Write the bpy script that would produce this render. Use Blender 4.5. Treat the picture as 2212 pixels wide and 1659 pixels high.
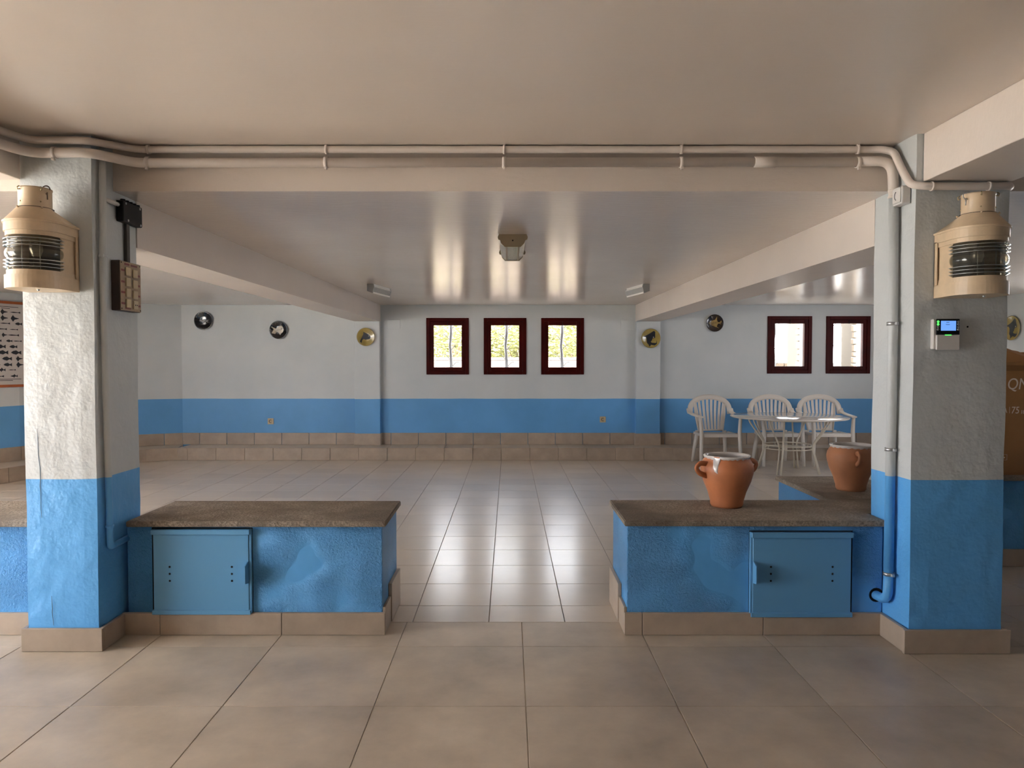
import bpy, bmesh, math, random
from mathutils import Vector, Matrix
random.seed(7)
PI = math.pi
for o in list(bpy.data.objects): bpy.data.objects.remove(o)
SC = bpy.context.scene
COL = SC.collection

# ------------------------------------------------------------------ camera, world, light, exposure
cam = bpy.data.cameras.new('camera'); camo = bpy.data.objects.new('camera', cam); COL.objects.link(camo)
cam.sensor_width = 36; cam.lens = 36 * 1556 / 2212; cam.shift_x = 7 / 2212
cam.clip_start = .05; cam.clip_end = 200
camo.location = (0, 0, 1.357); camo.rotation_euler = (math.radians(90 - 1.675), 0, 0)
SC.camera = camo
W = bpy.data.worlds.new('sky'); SC.world = W; W.use_nodes = True
bg = W.node_tree.nodes['Background']; bg.inputs[0].default_value = (.975, 1.02, 1.11, 1); bg.inputs[1].default_value = 7.0
SC.view_settings.view_transform = 'Standard'; SC.view_settings.look = 'None'
SC.view_settings.gamma = 1; SC.view_settings.use_curve_mapping = False
SC.view_settings.exposure = 0.92
sun = bpy.data.lights.new('sun', 'SUN'); suno = bpy.data.objects.new('sun', sun); COL.objects.link(suno)
sun.energy = 58; sun.angle = .009; sun.color = (1, .97, .93)
suno.rotation_euler = (math.radians(25), 0, 0)     # almost overhead: does not enter the rooms
def portal(name, loc, rot, sx, sy):
    l = bpy.data.lights.new(name, 'AREA'); l.shape = 'RECTANGLE'; l.size = sx; l.size_y = sy
    l.cycles.is_portal = True
    o = bpy.data.objects.new(name, l); COL.objects.link(o); o.location = loc; o.rotation_euler = rot
OPEN_Y = (0.7, 3.15); OPEN_Z = (0.0, 2.25)                         # wide doorway in the front left wall
WIN_Y = (4.05, 6.65); WIN_Z = (.86, 2.12)                            # window of the left bay
WINR_Y = (5.5, 7.5); WINR_Z = (1.1, 2.1)                          # unseen window added in the right bay to brighten the inner room
portal('added_window_portal', (6.35, sum(WINR_Y) / 2, sum(WINR_Z) / 2), (0, PI / 2, 0), 1.0, 2.0)
portal('doorway_portal', (-5.3, sum(OPEN_Y) / 2, sum(OPEN_Z) / 2), (0, -PI / 2, 0), 2.25, 2.45)
portal('side_window_portal', (-6.6, sum(WIN_Y) / 2, sum(WIN_Z) / 2), (0, -PI / 2, 0), 1.26, 2.6)
WINS = [(-1.193, -.578, 1.189, 2.007), (-.362, .255, 1.189, 2.007), (.469, 1.088, 1.189, 2.007), (3.746, 4.386, 1.203, 2.033), (4.596, 5.232, 1.203, 2.033)]
for i, w in enumerate(WINS):
    portal('window_portal', ((w[0] + w[1]) / 2, 10.75, (w[2] + w[3]) / 2), (-PI / 2, 0, 0), .45, .62)

# ------------------------------------------------------------------ materials
def s2l(r, g, b):
    f = lambda c: (c / 255 / 12.92) if c <= 10.3 else ((c / 255 + .055) / 1.055) ** 2.4
    return (f(r), f(g), f(b), 1)
def nodes(name):
    m = bpy.data.materials.new(name); m.use_nodes = True
    nt = m.node_tree; return m, nt, nt.nodes['Principled BSDF']
def N(nt, t, **k):
    n = nt.nodes.new(t)
    for a, v in k.items():
        if a[0] == 'i' and a[1:].isdigit(): n.inputs[int(a[1:])].default_value = v
        else: setattr(n, a, v)
    return n
def mixc(nt, fac, a, b, blend='MIX'):
    n = nt.nodes.new('ShaderNodeMix'); n.data_type = 'RGBA'; n.blend_type = blend
    for sock, v in ((n.inputs[0], fac), (n.inputs[6], a), (n.inputs[7], b)):
        if hasattr(v, 'links') or hasattr(v, 'is_linked'): nt.links.new(v, sock)
        else: sock.default_value = v
    return n.outputs[2]
def noise(nt, vec, scale, detail=4, rough=.55):
    n = nt.nodes.new('ShaderNodeTexNoise'); n.inputs['Scale'].default_value = scale
    n.inputs['Detail'].default_value = detail; n.inputs['Roughness'].default_value = rough
    if vec is not None: nt.links.new(vec, n.inputs['Vector'])
    return n.outputs['Fac']
def ramp(nt, v, a, b):
    n = nt.nodes.new('ShaderNodeMapRange'); n.inputs[1].default_value = a; n.inputs[2].default_value = b
    nt.links.new(v, n.inputs[0]); return n.outputs[0]
def bump(nt, bs, h, strength, dist, prev=None):
    n = nt.nodes.new('ShaderNodeBump'); n.inputs['Strength'].default_value = strength; n.inputs['Distance'].default_value = dist
    nt.links.new(h, n.inputs['Height'])
    if prev is not None: nt.links.new(prev, n.inputs['Normal'])
    nt.links.new(n.outputs[0], bs.inputs['Normal']); return n.outputs[0]
def pos(nt, scale=(1, 1, 1)):
    g = nt.nodes.new('ShaderNodeNewGeometry'); m = nt.nodes.new('ShaderNodeMapping')
    m.inputs['Scale'].default_value = scale; nt.links.new(g.outputs['Position'], m.inputs['Vector'])
    return m.outputs[0]
def simple(name, c, rough=.5, metal=0, var=.0, scale=8, bmp=0, bscale=60, spec=.5, coat=0, emit=None, es=1):
    m, nt, b = nodes(name); b.inputs['Roughness'].default_value = rough; b.inputs['Metallic'].default_value = metal
    b.inputs['Specular IOR Level'].default_value = spec; b.inputs['Coat Weight'].default_value = coat; b.inputs['Coat Roughness'].default_value = .12
    tc = nt.nodes.new('ShaderNodeTexCoord').outputs['Object']
    if var:
        f = ramp(nt, noise(nt, tc, scale), .3, .7)
        d = tuple(max(0, x * (1 - var)) for x in c[:3]) + (1,); e = tuple(min(1, x * (1 + var)) for x in c[:3]) + (1,)
        nt.links.new(mixc(nt, f, d, e), b.inputs['Base Color'])
    else: b.inputs['Base Color'].default_value = c
    if bmp: bump(nt, b, noise(nt, tc, bscale), bmp, .004)
    if emit: b.inputs['Emission Color'].default_value = emit; b.inputs['Emission Strength'].default_value = es
    return m
WHITE_P = (.62, .655, .665, 1); BLUE_P = (.105, .27, .52, 1)
def wall_paint(name, zt, rough=.45, bstr=.25, blues=((.115, .345, .65, 1), (.135, .39, .74, 1)), k=1):
    m, nt, b = nodes(name); b.inputs['Roughness'].default_value = rough
    p = pos(nt)
    sx = nt.nodes.new('ShaderNodeSeparateXYZ'); nt.links.new(p, sx.inputs[0])
    wob = nt.nodes.new('ShaderNodeMath'); wob.operation = 'MULTIPLY_ADD'; wob.inputs[1].default_value = .012; wob.inputs[2].default_value = -.006
    nt.links.new(noise(nt, p, 2.2, 2), wob.inputs[0])
    ad = nt.nodes.new('ShaderNodeMath'); nt.links.new(sx.outputs[2], ad.inputs[0]); nt.links.new(wob.outputs[0], ad.inputs[1])
    gt = nt.nodes.new('ShaderNodeMath'); gt.operation = 'GREATER_THAN'; gt.inputs[1].default_value = zt; nt.links.new(ad.outputs[0], gt.inputs[0])
    patch = ramp(nt, noise(nt, p, 1.7, 3), .35, .65)
    up = mixc(nt, patch, (.60 * k, .625 * k, .62 * k, 1), (.655 * k, .67 * k, .66 * k, 1))
    lo = mixc(nt, patch, *blues)
    nt.links.new(mixc(nt, gt.outputs[0], lo, up), b.inputs['Base Color'])
    n1 = bump(nt, b, noise(nt, p, 9, 3), bstr, .02)
    bump(nt, b, noise(nt, p, 90, 4), bstr * .7, .004, n1)
    return m
M = {}
M['col'] = wall_paint('column_paint', .812, .42, .5, ((.108, .385, .76, 1), (.125, .425, .84, 1)), .92)
M['wall'] = wall_paint('wall_paint', .838, .5, .12)
def stucco():
    m, nt, b = nodes('blue_stucco'); b.inputs['Roughness'].default_value = .38
    p = pos(nt)
    patch = ramp(nt, noise(nt, p, 3, 3), .35, .65)
    nt.links.new(mixc(nt, patch, (.108, .385, .76, 1), (.125, .425, .84, 1)), b.inputs['Base Color'])
    fine = noise(nt, p, 75, 5, .65); big = noise(nt, p, 6, 2)
    mask = ramp(nt, noise(nt, p, 2.4, 2), .38, .55)
    mm = nt.nodes.new('ShaderNodeMath'); mm.operation = 'MULTIPLY'; nt.links.new(fine, mm.inputs[0]); nt.links.new(mask, mm.inputs[1])
    n1 = bump(nt, b, mm.outputs[0], 1.0, .036); bump(nt, b, big, .3, .03, n1)
    return m
M['stucco'] = stucco()
def ceil_paint(name, c, rough, coat=0, bmp=.2):
    m, nt, b = nodes(name); b.inputs['Roughness'].default_value = rough; b.inputs['Specular IOR Level'].default_value = .45
    p = pos(nt); f = ramp(nt, noise(nt, p, 1.3, 3), .3, .7)
    nt.links.new(mixc(nt, f, tuple(x * .95 for x in c) + (1,), tuple(x * 1.03 for x in c) + (1,)), b.inputs['Base Color'])
    b.inputs['Coat Weight'].default_value = coat; b.inputs['Coat Roughness'].default_value = .2
    ps = pos(nt, (7, 48, 20)); h = noise(nt, ps, 1.6, 4, .6)
    bump(nt, b, h, bmp, .006)
    return m
M['ceil'] = ceil_paint('ceiling_paint', (.74, .64, .555), .24, .7, .5)
M['ceilf'] = ceil_paint('front_ceiling_paint', (.74, .64, .555), .3, .3, .12)
M['beam'] = ceil_paint('beam_paint', (.76, .67, .595), .4)
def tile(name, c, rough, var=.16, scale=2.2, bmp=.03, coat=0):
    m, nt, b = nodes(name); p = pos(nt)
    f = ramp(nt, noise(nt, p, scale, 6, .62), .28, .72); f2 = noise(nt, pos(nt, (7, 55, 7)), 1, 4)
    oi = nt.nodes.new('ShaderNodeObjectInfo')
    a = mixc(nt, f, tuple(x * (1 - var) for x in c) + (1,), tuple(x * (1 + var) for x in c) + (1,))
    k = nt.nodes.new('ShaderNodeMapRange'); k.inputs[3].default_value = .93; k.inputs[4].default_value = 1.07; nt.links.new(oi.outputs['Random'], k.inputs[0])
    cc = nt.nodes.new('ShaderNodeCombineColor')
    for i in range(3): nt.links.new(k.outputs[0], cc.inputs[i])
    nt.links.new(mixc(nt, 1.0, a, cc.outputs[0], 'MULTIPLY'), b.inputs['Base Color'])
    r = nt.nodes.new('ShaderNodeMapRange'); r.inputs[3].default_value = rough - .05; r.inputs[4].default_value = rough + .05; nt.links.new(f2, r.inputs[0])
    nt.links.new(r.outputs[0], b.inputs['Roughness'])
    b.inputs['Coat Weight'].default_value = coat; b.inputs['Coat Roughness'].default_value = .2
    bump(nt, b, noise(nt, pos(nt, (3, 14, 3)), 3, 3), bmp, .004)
    return m
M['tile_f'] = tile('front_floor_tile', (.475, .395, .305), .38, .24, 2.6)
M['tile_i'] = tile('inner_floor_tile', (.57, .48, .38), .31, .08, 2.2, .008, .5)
M['tile_s'] = tile('skirting_tile', (.41, .32, .24), .4, .14, 5)
M['grout'] = simple('grout', (.56, .48, .38, 1), .9)
M['grout_i'] = simple('inner_grout', (.30, .255, .21, 1), .9)
def slabmat():
    m, nt, b = nodes('weathered_stone'); b.inputs['Roughness'].default_value = .8; p = pos(nt)
    f = ramp(nt, noise(nt, p, 7, 6, .65), .3, .7); g = ramp(nt, noise(nt, p, 2.2, 3), .52, .68)
    a = mixc(nt, f, (.20, .158, .114, 1), (.52, .425, .325, 1)); d = mixc(nt, g, a, (.12, .088, .06, 1))
    sp = ramp(nt, noise(nt, p, 85, 3, .7), .40, .62)
    d = mixc(nt, sp, (.19, .15, .11, 1), d)
    nt.links.new(d, b.inputs['Base Color'])
    n1 = bump(nt, b, noise(nt, pos(nt, (60, 12, 30)), 4, 4), .6, .008); bump(nt, b, noise(nt, p, 40, 5), .8, .012, n1)
    return m
M['slab'] = slabmat()
M['door'] = simple('blue_enamel', (.13, .36, .61, 1), .4, bmp=.05, bscale=30)
M['black'] = simple('black', (.004, .004, .005, 1), .5, spec=.2)
M['hole'] = simple('dark_hole', (.003, .003, .004, 1), .9)
M['trunk'] = simple('brown_trunking', (.035, .026, .018, 1), .5)
M['white'] = simple('white_plastic', (.68, .65, .62, 1), .35)
M['chair'] = simple('chair_plastic', (.70, .635, .56, 1), .38)
M['lantern'] = simple('cream_enamel', (.66, .50, .325, 1), .38, var=.08, scale=14, bmp=.06, bscale=20)
M['rust'] = simple('rusty_wire', (.12, .075, .05, 1), .6)
M['steel'] = simple('zinc_steel', (.5, .5, .5, 1), .35, .8)
M['brass'] = simple('brass_hook', (.45, .36, .2, 1), .4, .6)
def lens():
    m, nt, b = nodes('lantern_glass')
    b.inputs['Base Color'].default_value = (.50, .47, .39, 1); b.inputs['Roughness'].default_value = .06
    b.inputs['Transmission Weight'].default_value = .92; b.inputs['IOR'].default_value = 1.45
    return m
M['lens'] = lens()
def pane():
    m = bpy.data.materials.new('window_glass'); m.use_nodes = True; nt = m.node_tree; nt.nodes.clear()
    o = nt.nodes.new('ShaderNodeOutputMaterial'); t = nt.nodes.new('ShaderNodeBsdfTransparent'); g = nt.nodes.new('ShaderNodeBsdfGlossy')
    g.inputs['Roughness'].default_value = .02; x = nt.nodes.new('ShaderNodeMixShader'); x.inputs[0].default_value = .05
    nt.links.new(t.outputs[0], x.inputs[1]); nt.links.new(g.outputs[0], x.inputs[2]); nt.links.new(x.outputs[0], o.inputs[0])
    return m
M['pane'] = pane()
M['frame'] = simple('mahogany_frame', (.05, .0022, .0012, 1), .45, var=.25, scale=5, spec=.12)
M['terra'] = simple('terracotta', (.50, .175, .07, 1), .45, var=.13, scale=9, bmp=.12, bscale=25)
M['terra2'] = simple('terracotta_pale', (.46, .19, .085, 1), .6, var=.1, scale=9, bmp=.12, bscale=25)
M['glaze'] = simple('white_glaze', (.62, .58, .55, 1), .16, coat=.4)
M['tabletop'] = simple('table_top', (.60, .55, .49, 1), .12, coat=.5)
M['tablemetal'] = simple('cream_metal', (.60, .53, .42, 1), .4)
M['plate_k'] = simple('plate_black', (.006, .006, .008, 1), .12, coat=.6)
M['plate_b'] = simple('plate_brown', (.020, .009, .006, 1), .15, coat=.6)
M['plate_y'] = simple('plate_ochre', (.36, .26, .07, 1), .18, coat=.6, var=.15, scale=12)
M['gold'] = simple('ochre_glaze', (.30, .20, .07, 1), .25, var=.4, scale=25)
M['dimfish'] = simple('dim_fish_glaze', (.05, .04, .022, 1), .3, var=.5, scale=30)
M['cream'] = simple('cream_glaze', (.55, .47, .36, 1), .2, var=.35, scale=30)
M['ink'] = simple('dark_ink', (.012, .012, .016, 1), .4)
M['paper'] = simple('poster_paper', (.60, .545, .50, 1), .5)
M['orange'] = simple('orange_wood', (.40, .10, .02, 1), .4, var=.15, scale=6)
M['card'] = simple('cardboard', (.36, .17, .055, 1), .7, var=.1, scale=4)
M['print'] = simple('pale_print', (.78, .66, .54, 1), .6)
M['panelwood'] = simple('brown_panel_box', (.05, .03, .02, 1), .5, var=.3, scale=10)
M['panelface'] = simple('panel_face', (.34, .24, .15, 1), .45, var=.18, scale=30)
M['switch'] = simple('aged_switch', (.55, .43, .26, 1), .4)
M['tape'] = simple('red_tape', (.16, .016, .014, 1), .4)
M['screen'] = simple('lit_screen', (.02, .05, .1, 1), .2, emit=(.11, .25, .62, 1), es=.85)
M['led'] = simple('lit_led', (.02, .1, .02, 1), .3, emit=(.08, .8, .1, 1), es=1.0)
M['grey_btn'] = simple('grey_button', (.3, .3, .3, 1), .4)
M['lampbody'] = simple('beige_lamp_body', (.34, .265, .165, 1), .45)
def prism():
    m, nt, b = nodes('prismatic_diffuser'); b.inputs['Base Color'].default_value = (.82, .83, .82, 1); b.inputs['Roughness'].default_value = .12
    b.inputs['Transmission Weight'].default_value = .55; b.inputs['IOR'].default_value = 1.4
    tc = nt.nodes.new('ShaderNodeTexCoord').outputs['Object']; v = nt.nodes.new('ShaderNodeTexVoronoi'); v.inputs['Scale'].default_value = 90
    nt.links.new(tc, v.inputs['Vector']); bump(nt, b, v.outputs['Distance'], .9, .006)
    return m
M['diff'] = prism()
M['leaf'] = simple('leaf', (.19, .195, .062, 1), .5, var=.3, scale=3)
M['bark'] = simple('bark', (.22, .16, .11, 1), .8, var=.2)
M['stone'] = simple('sandstone', (.135, .10, .066, 1), .85, var=.18, scale=6, bmp=.3, bscale=20)
M['mortar'] = simple('mortar', (.09, .075, .055, 1), .9)
M['ground'] = simple('pale_ground', (.45, .42, .375, 1), .9, var=.1, scale=1)
M['plaster'] = simple('pale_plaster', (.15, .115, .092, 1), .9, var=.15, scale=3)
M['grille'] = simple('grey_grille', (.16, .15, .145, 1), .5)
M['crack'] = simple('crack_dark', (.06, .10, .14, 1), .9)  # dark tone of the thin plaster cracks

# ------------------------------------------------------------------ mesh helpers
class MB:
    def __init__(s): s.v = []; s.f = []; s.sm = []
    def add(s, vs, fs, smooth=False):
        n = len(s.v); s.v += [tuple(v) for v in vs]
        for f in fs: s.f.append(tuple(i + n for i in f)); s.sm.append(smooth)
        return s
    def box(s, x0, x1, y0, y1, z0, z1, ch=0, M4=None):
        if ch <= 0:
            vs = [(x, y, z) for z in (z0, z1) for y in (y0, y1) for x in (x0, x1)]
            fs = [(0, 2, 3, 1), (4, 5, 7, 6), (0, 1, 5, 4), (2, 6, 7, 3), (0, 4, 6, 2), (1, 3, 7, 5)]
        else:
            bm = bmesh.new(); bmesh.ops.create_cube(bm, size=1)
            for v in bm.verts:
                v.co.x = x0 if v.co.x < 0 else x1; v.co.y = y0 if v.co.y < 0 else y1; v.co.z = z0 if v.co.z < 0 else z1
            bmesh.ops.bevel(bm, geom=bm.edges[:], offset=ch, segments=1 if ch < .004 else 2, affect='EDGES', profile=.5)
            bm.verts.index_update(); vs = [v.co.copy() for v in bm.verts]; fs = [[v.index for v in f.verts] for f in bm.faces]; bm.free()
        if M4 is not None: vs = [M4 @ Vector(v) for v in vs]
        return s.add(vs, fs)
    def lathe(s, prof, n=32, a0=0, a1=2 * PI, M4=None, smooth=True):
        full = abs(a1 - a0 - 2 * PI) < 1e-6; cols = n if full else n + 1; vs = []
        for i in range(cols):
            a = a0 + (a1 - a0) * i / n
            for r, z in prof: vs.append((r * math.cos(a), r * math.sin(a), z))
        k = len(prof); fs = []
        for i in range(n):
            j = (i + 1) % cols
            for q in range(k - 1): fs.append((i * k + q, j * k + q, j * k + q + 1, i * k + q + 1))
        if M4 is not None: vs = [M4 @ Vector(v) for v in vs]
        return s.add(vs, fs, smooth)
    def tube(s, pts, r, n=10, M4=None, caps=True, flat=None, up=(0, 0, 1)):
        pts = [Vector(p) for p in pts]; vs = []; m = len(pts)
        rs = r if isinstance(r, (list, tuple)) else [r] * m
        nrm = None
        for i, p in enumerate(pts):
            if i == 0: t = pts[1] - p
            elif i == m - 1: t = p - pts[-2]
            else: t = (pts[i + 1] - p).normalized() + (p - pts[i - 1]).normalized()
            t.normalize()
            if nrm is None:
                u = Vector(up)
                if abs(u.dot(t)) > .95: u = Vector((1, 0, 0)) if abs(t.x) < .9 else Vector((0, 1, 0))
                nrm = (u - t * u.dot(t)).normalized()
            else: nrm = (nrm - t * nrm.dot(t)).normalized()
            bn = t.cross(nrm)
            for k in range(n):
                a = 2 * PI * k / n; e = flat if flat else 1
                vs.append(p + nrm * math.cos(a) * rs[i] * e + bn * math.sin(a) * rs[i])
        fs = []
        for i in range(m - 1):
            for k in range(n):
                k2 = (k + 1) % n; fs.append((i * n + k, i * n + k2, (i + 1) * n + k2, (i + 1) * n + k))
        if M4 is not None: vs = [M4 @ v for v in vs]
        s.add(vs, fs, True)
        if caps:
            b = len(s.v) - len(vs)
            s.f.append(tuple(b + k for k in reversed(range(n)))); s.sm.append(False)
            s.f.append(tuple(b + (m - 1) * n + k for k in range(n))); s.sm.append(False)
        return s
    def prism(s, poly, lo, hi, axis='z', M4=None):
        def P(a, b, h): return {'z': (a, b, h), 'y': (a, h, b), 'x': (h, a, b)}[axis]
        n = len(poly); vs = [P(a, b, lo) for a, b in poly] + [P(a, b, hi) for a, b in poly]
        fs = [tuple(reversed(range(n))), tuple(range(n, 2 * n))] + [(i, (i + 1) % n, n + (i + 1) % n, n + i) for i in range(n)]
        if M4 is not None: vs = [M4 @ Vector(v) for v in vs]
        return s.add(vs, fs)
    def sphere(s, c, r, n=10):
        pr = [(max(1e-4, r * math.sin(PI * i / n)), -r * math.cos(PI * i / n)) for i in range(n + 1)]
        return s.lathe(pr, n * 2, M4=Matrix.Translation(c))
    def mesh(s, name):
        me = bpy.data.meshes.new(name); me.from_pydata(s.v, [], s.f); me.polygons.foreach_set('use_smooth', s.sm)
        bm = bmesh.new(); bm.from_mesh(me); bmesh.ops.recalc_face_normals(bm, faces=bm.faces[:]); bm.to_mesh(me); bm.free()
        me.update(); return me
    def build(s, name, mat, parent=None, **k):
        return link(name, s.mesh(name), mat, parent, **k)
def link(name, me, mat, parent=None, loc=None, rot=None, label=None, category=None, group=None, kind=None):
    o = bpy.data.objects.new(name, me); COL.objects.link(o)
    if mat is not None and not me.materials: me.materials.append(M[mat] if isinstance(mat, str) else mat)
    if parent is not None: o.parent = parent
    if loc is not None: o.location = loc
    if rot is not None: o.rotation_euler = rot
    return tag(o, label, category, group, kind)
def tag(o, label=None, category=None, group=None, kind=None):
    for k, v in (('label', label), ('category', category), ('group', group), ('kind', kind)):
        if v: o[k] = v
    return o
def empty(name, loc=(0, 0, 0), rz=0, **k):
    o = bpy.data.objects.new(name, None); COL.objects.link(o); o.location = loc; o.rotation_euler = (0, 0, rz); o.empty_display_size = .1
    return tag(o, **k)
def copy_tree(o, parent=None):
    c = o.copy(); COL.objects.link(c); c.parent = parent
    for ch in list(o.children): copy_tree(ch, c)
    return c
def arc(c, r, a0, a1, n, plane='xz'):
    out = []
    for i in range(n + 1):
        a = a0 + (a1 - a0) * i / n; u, w = r * math.cos(a), r * math.sin(a)
        out.append({'xz': (c[0] + u, c[1], c[2] + w), 'xy': (c[0] + u, c[1] + w, c[2]), 'yz': (c[0], c[1] + u, c[2] + w)}[plane])
    return out
def fillet(pts, r, n=6):
    pts = [Vector(p) for p in pts]; out = [pts[0]]
    for i in range(1, len(pts) - 1):
        a = (pts[i - 1] - pts[i]); b = (pts[i + 1] - pts[i]); d = min(r, a.length * .45, b.length * .45)
        p, q = pts[i] + a.normalized() * d, pts[i] + b.normalized() * d
        for k in range(n + 1):
            t = k / n; out.append(p * (1 - t) ** 2 + pts[i] * 2 * t * (1 - t) + q * t * t)
    out.append(pts[-1]); return out

# ------------------------------------------------------------------ the setting
CF, CI = 2.41, 2.195                    # front and inner ceiling heights
BACK = 10.45; STEP = 3.735
base = MB().box(-5.2, 5.8, -4, STEP, -.10, -.0035).build('floor', 'grout', kind='structure', label='large brownish grey porcelain floor tiles in the foreground')
basei = MB().box(-6.7, 6.4, STEP, 10.75, -.10, -.0035).build('floor_inner', 'grout_i', kind='structure', label='pale square tiled floor of the room beyond the low walls')
def tile_mesh(w, d, gap=.0032):
    a, b, c = w / 2 - gap / 2, d / 2 - gap / 2, .0016
    vs = [(-a, -b, -.01), (a, -b, -.01), (a, b, -.01), (-a, b, -.01), (-a, -b, -c), (a, -b, -c), (a, b, -c), (-a, b, -c),
          (-a + c, -b + c, 0), (a - c, -b + c, 0), (a - c, b - c, 0), (-a + c, b - c, 0)]
    fs = [(8, 9, 10, 11)] + [(4 + i, 4 + (i + 1) % 4, 8 + (i + 1) % 4, 8 + i) for i in range(4)] + [(i, (i + 1) % 4, 4 + (i + 1) % 4, 4 + i) for i in range(4)]
    return vs, fs
def lay(parent, mat, rects, keep):
    cache = {}; rest = MB(); k = 0
    for (x0, x1, y0, y1) in rects:
        key = (round(x1 - x0, 4), round(y1 - y0, 4))
        if key not in cache:
            vs, fs = tile_mesh(*key); mb = MB().add(vs, fs); cache[key] = (mb, mb.mesh('floor_tile'))
        c = ((x0 + x1) / 2, (y0 + y1) / 2, 0)
        if keep(x0, x1, y0, y1) and k < 298:
            link('floor_tile', cache[key][1], mat, parent, loc=c); k += 1
        else:
            rest.add([(v[0] + c[0], v[1] + c[1], v[2]) for v in cache[key][0].v], cache[key][0].f)
    if rest.v: rest.build('floor_tile_field', mat, parent, kind='stuff')
def cuts(lo, hi, o, p):
    k = math.ceil((lo - o) / p - 1e-6); xs = [lo]
    while o + k * p < hi - 1e-4:
        if o + k * p > lo + 1e-4: xs.append(o + k * p)
        k += 1
    return xs + [hi]
fx = cuts(-5.2, 5.8, .068, .6005); fy = cuts(-4, STEP, 2.81, .6005)
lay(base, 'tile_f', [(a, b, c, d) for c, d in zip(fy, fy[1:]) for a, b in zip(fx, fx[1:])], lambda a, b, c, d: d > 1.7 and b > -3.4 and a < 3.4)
ix = cuts(-6.7, 6.4, -.105, .3995); iy = cuts(STEP, 10.75, 3.989, .4022)
rects = [(a, b, c, d) for c, d in zip(iy, iy[1:]) for a, b in zip(ix, ix[1:])]
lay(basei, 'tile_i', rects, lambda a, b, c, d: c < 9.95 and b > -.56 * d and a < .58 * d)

MB().box(-5.45, 6.05, -4.25, 3.545, CF, CF + .35).build('ceiling', 'ceilf', kind='structure', label='plain beige painted ceiling over the foreground')
MB().box(-6.95, 6.65, 3.545, 10.75, CI, CF + .35).build('ceiling_inner', 'ceil', kind='structure', label='lower glossy beige ceiling of the room behind the columns')
# rear wall with window openings
def wall_holes(mb, x0, x1, y0, y1, z0, z1, holes):
    xs = sorted({x0, x1} | {h[0] for h in holes} | {h[1] for h in holes})
    for a, b in zip(xs, xs[1:]):
        hs = [h for h in holes if h[0] <= a + 1e-6 and h[1] >= b - 1e-6]
        if not hs: mb.box(a, b, y0, y1, z0, z1)
        else:
            mb.box(a, b, y0, y1, z0, hs[0][2]); mb.box(a, b, y0, y1, hs[0][3], z1)
    return mb
holes = [(w[0] + .05, w[1] - .05, w[2] + .05, w[3] - .05) for w in WINS]
wb = wall_holes(MB(), -4.74, 6.2, BACK, BACK + .3, 0, CI, holes).build('wall_back', 'wall', kind='structure', label='rear wall painted pale grey above a blue band, with small windows')
LP = [(-5.2, 3.2), (-6.45, 3.6), (-6.5, 6.8), (-6.32, 7.9), (-5.95, 8.75), (-5.72, 9.6), (-5.27, 10.18), (-4.74, 10.45)]
def wall_path(pts, th, z0, z1):
    mb = MB()
    for (a, b), (c, d) in zip(pts, pts[1:]):
        L = math.hypot(c - a, d - b); nx, ny = -(d - b) / L * th, (c - a) / L * th
        mb.prism([(a, b), (c, d), (c + nx, d + ny), (a + nx, b + ny)], z0, z1)
    return mb
ml = wall_path(LP[2:], .2, 0, CI); ml.box(-5.4, -5.2, 3.15, 3.4, 0, CF)
wl = wall_path(LP[:2], .2, 0, CI); ml.add(wl.v, wl.f)
for a, b, z0, z1 in ((3.6, WIN_Y[0], 0, CI), (WIN_Y[1], 6.8, 0, CI), (WIN_Y[0], WIN_Y[1], 0, WIN_Z[0]), (WIN_Y[0], WIN_Y[1], WIN_Z[1], CI)):
    ml.box(-6.68, -6.46, a, b, z0, z1)
ml.box(-5.4, -5.2, -4, OPEN_Y[0], 0, CF).box(-5.4, -5.2, OPEN_Y[0], OPEN_Y[1], OPEN_Z[1], CF)
ml.build('wall_left', 'wall', kind='structure', label='left wall painted pale grey above blue, bending round to the rear')
MB().box(6.2, 6.4, 3.6, WINR_Y[0], 0, CI).box(6.2, 6.4, WINR_Y[1], BACK + .3, 0, CI).box(6.2, 6.4, *WINR_Y, 0, WINR_Z[0]).box(6.2, 6.4, *WINR_Y, WINR_Z[1], CI).box(5.8, 6.4, 3.4, 3.6, 0, CF).box(5.8, 6.0, -4, 3.4, 0, CF).build('wall_right', 'wall', kind='structure', label='pale right wall glimpsed past the right column')
MB().box(-5.4, 6.0, -4.2, -4, 0, CF).build('wall_front', 'panelwood', kind='structure')

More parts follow.
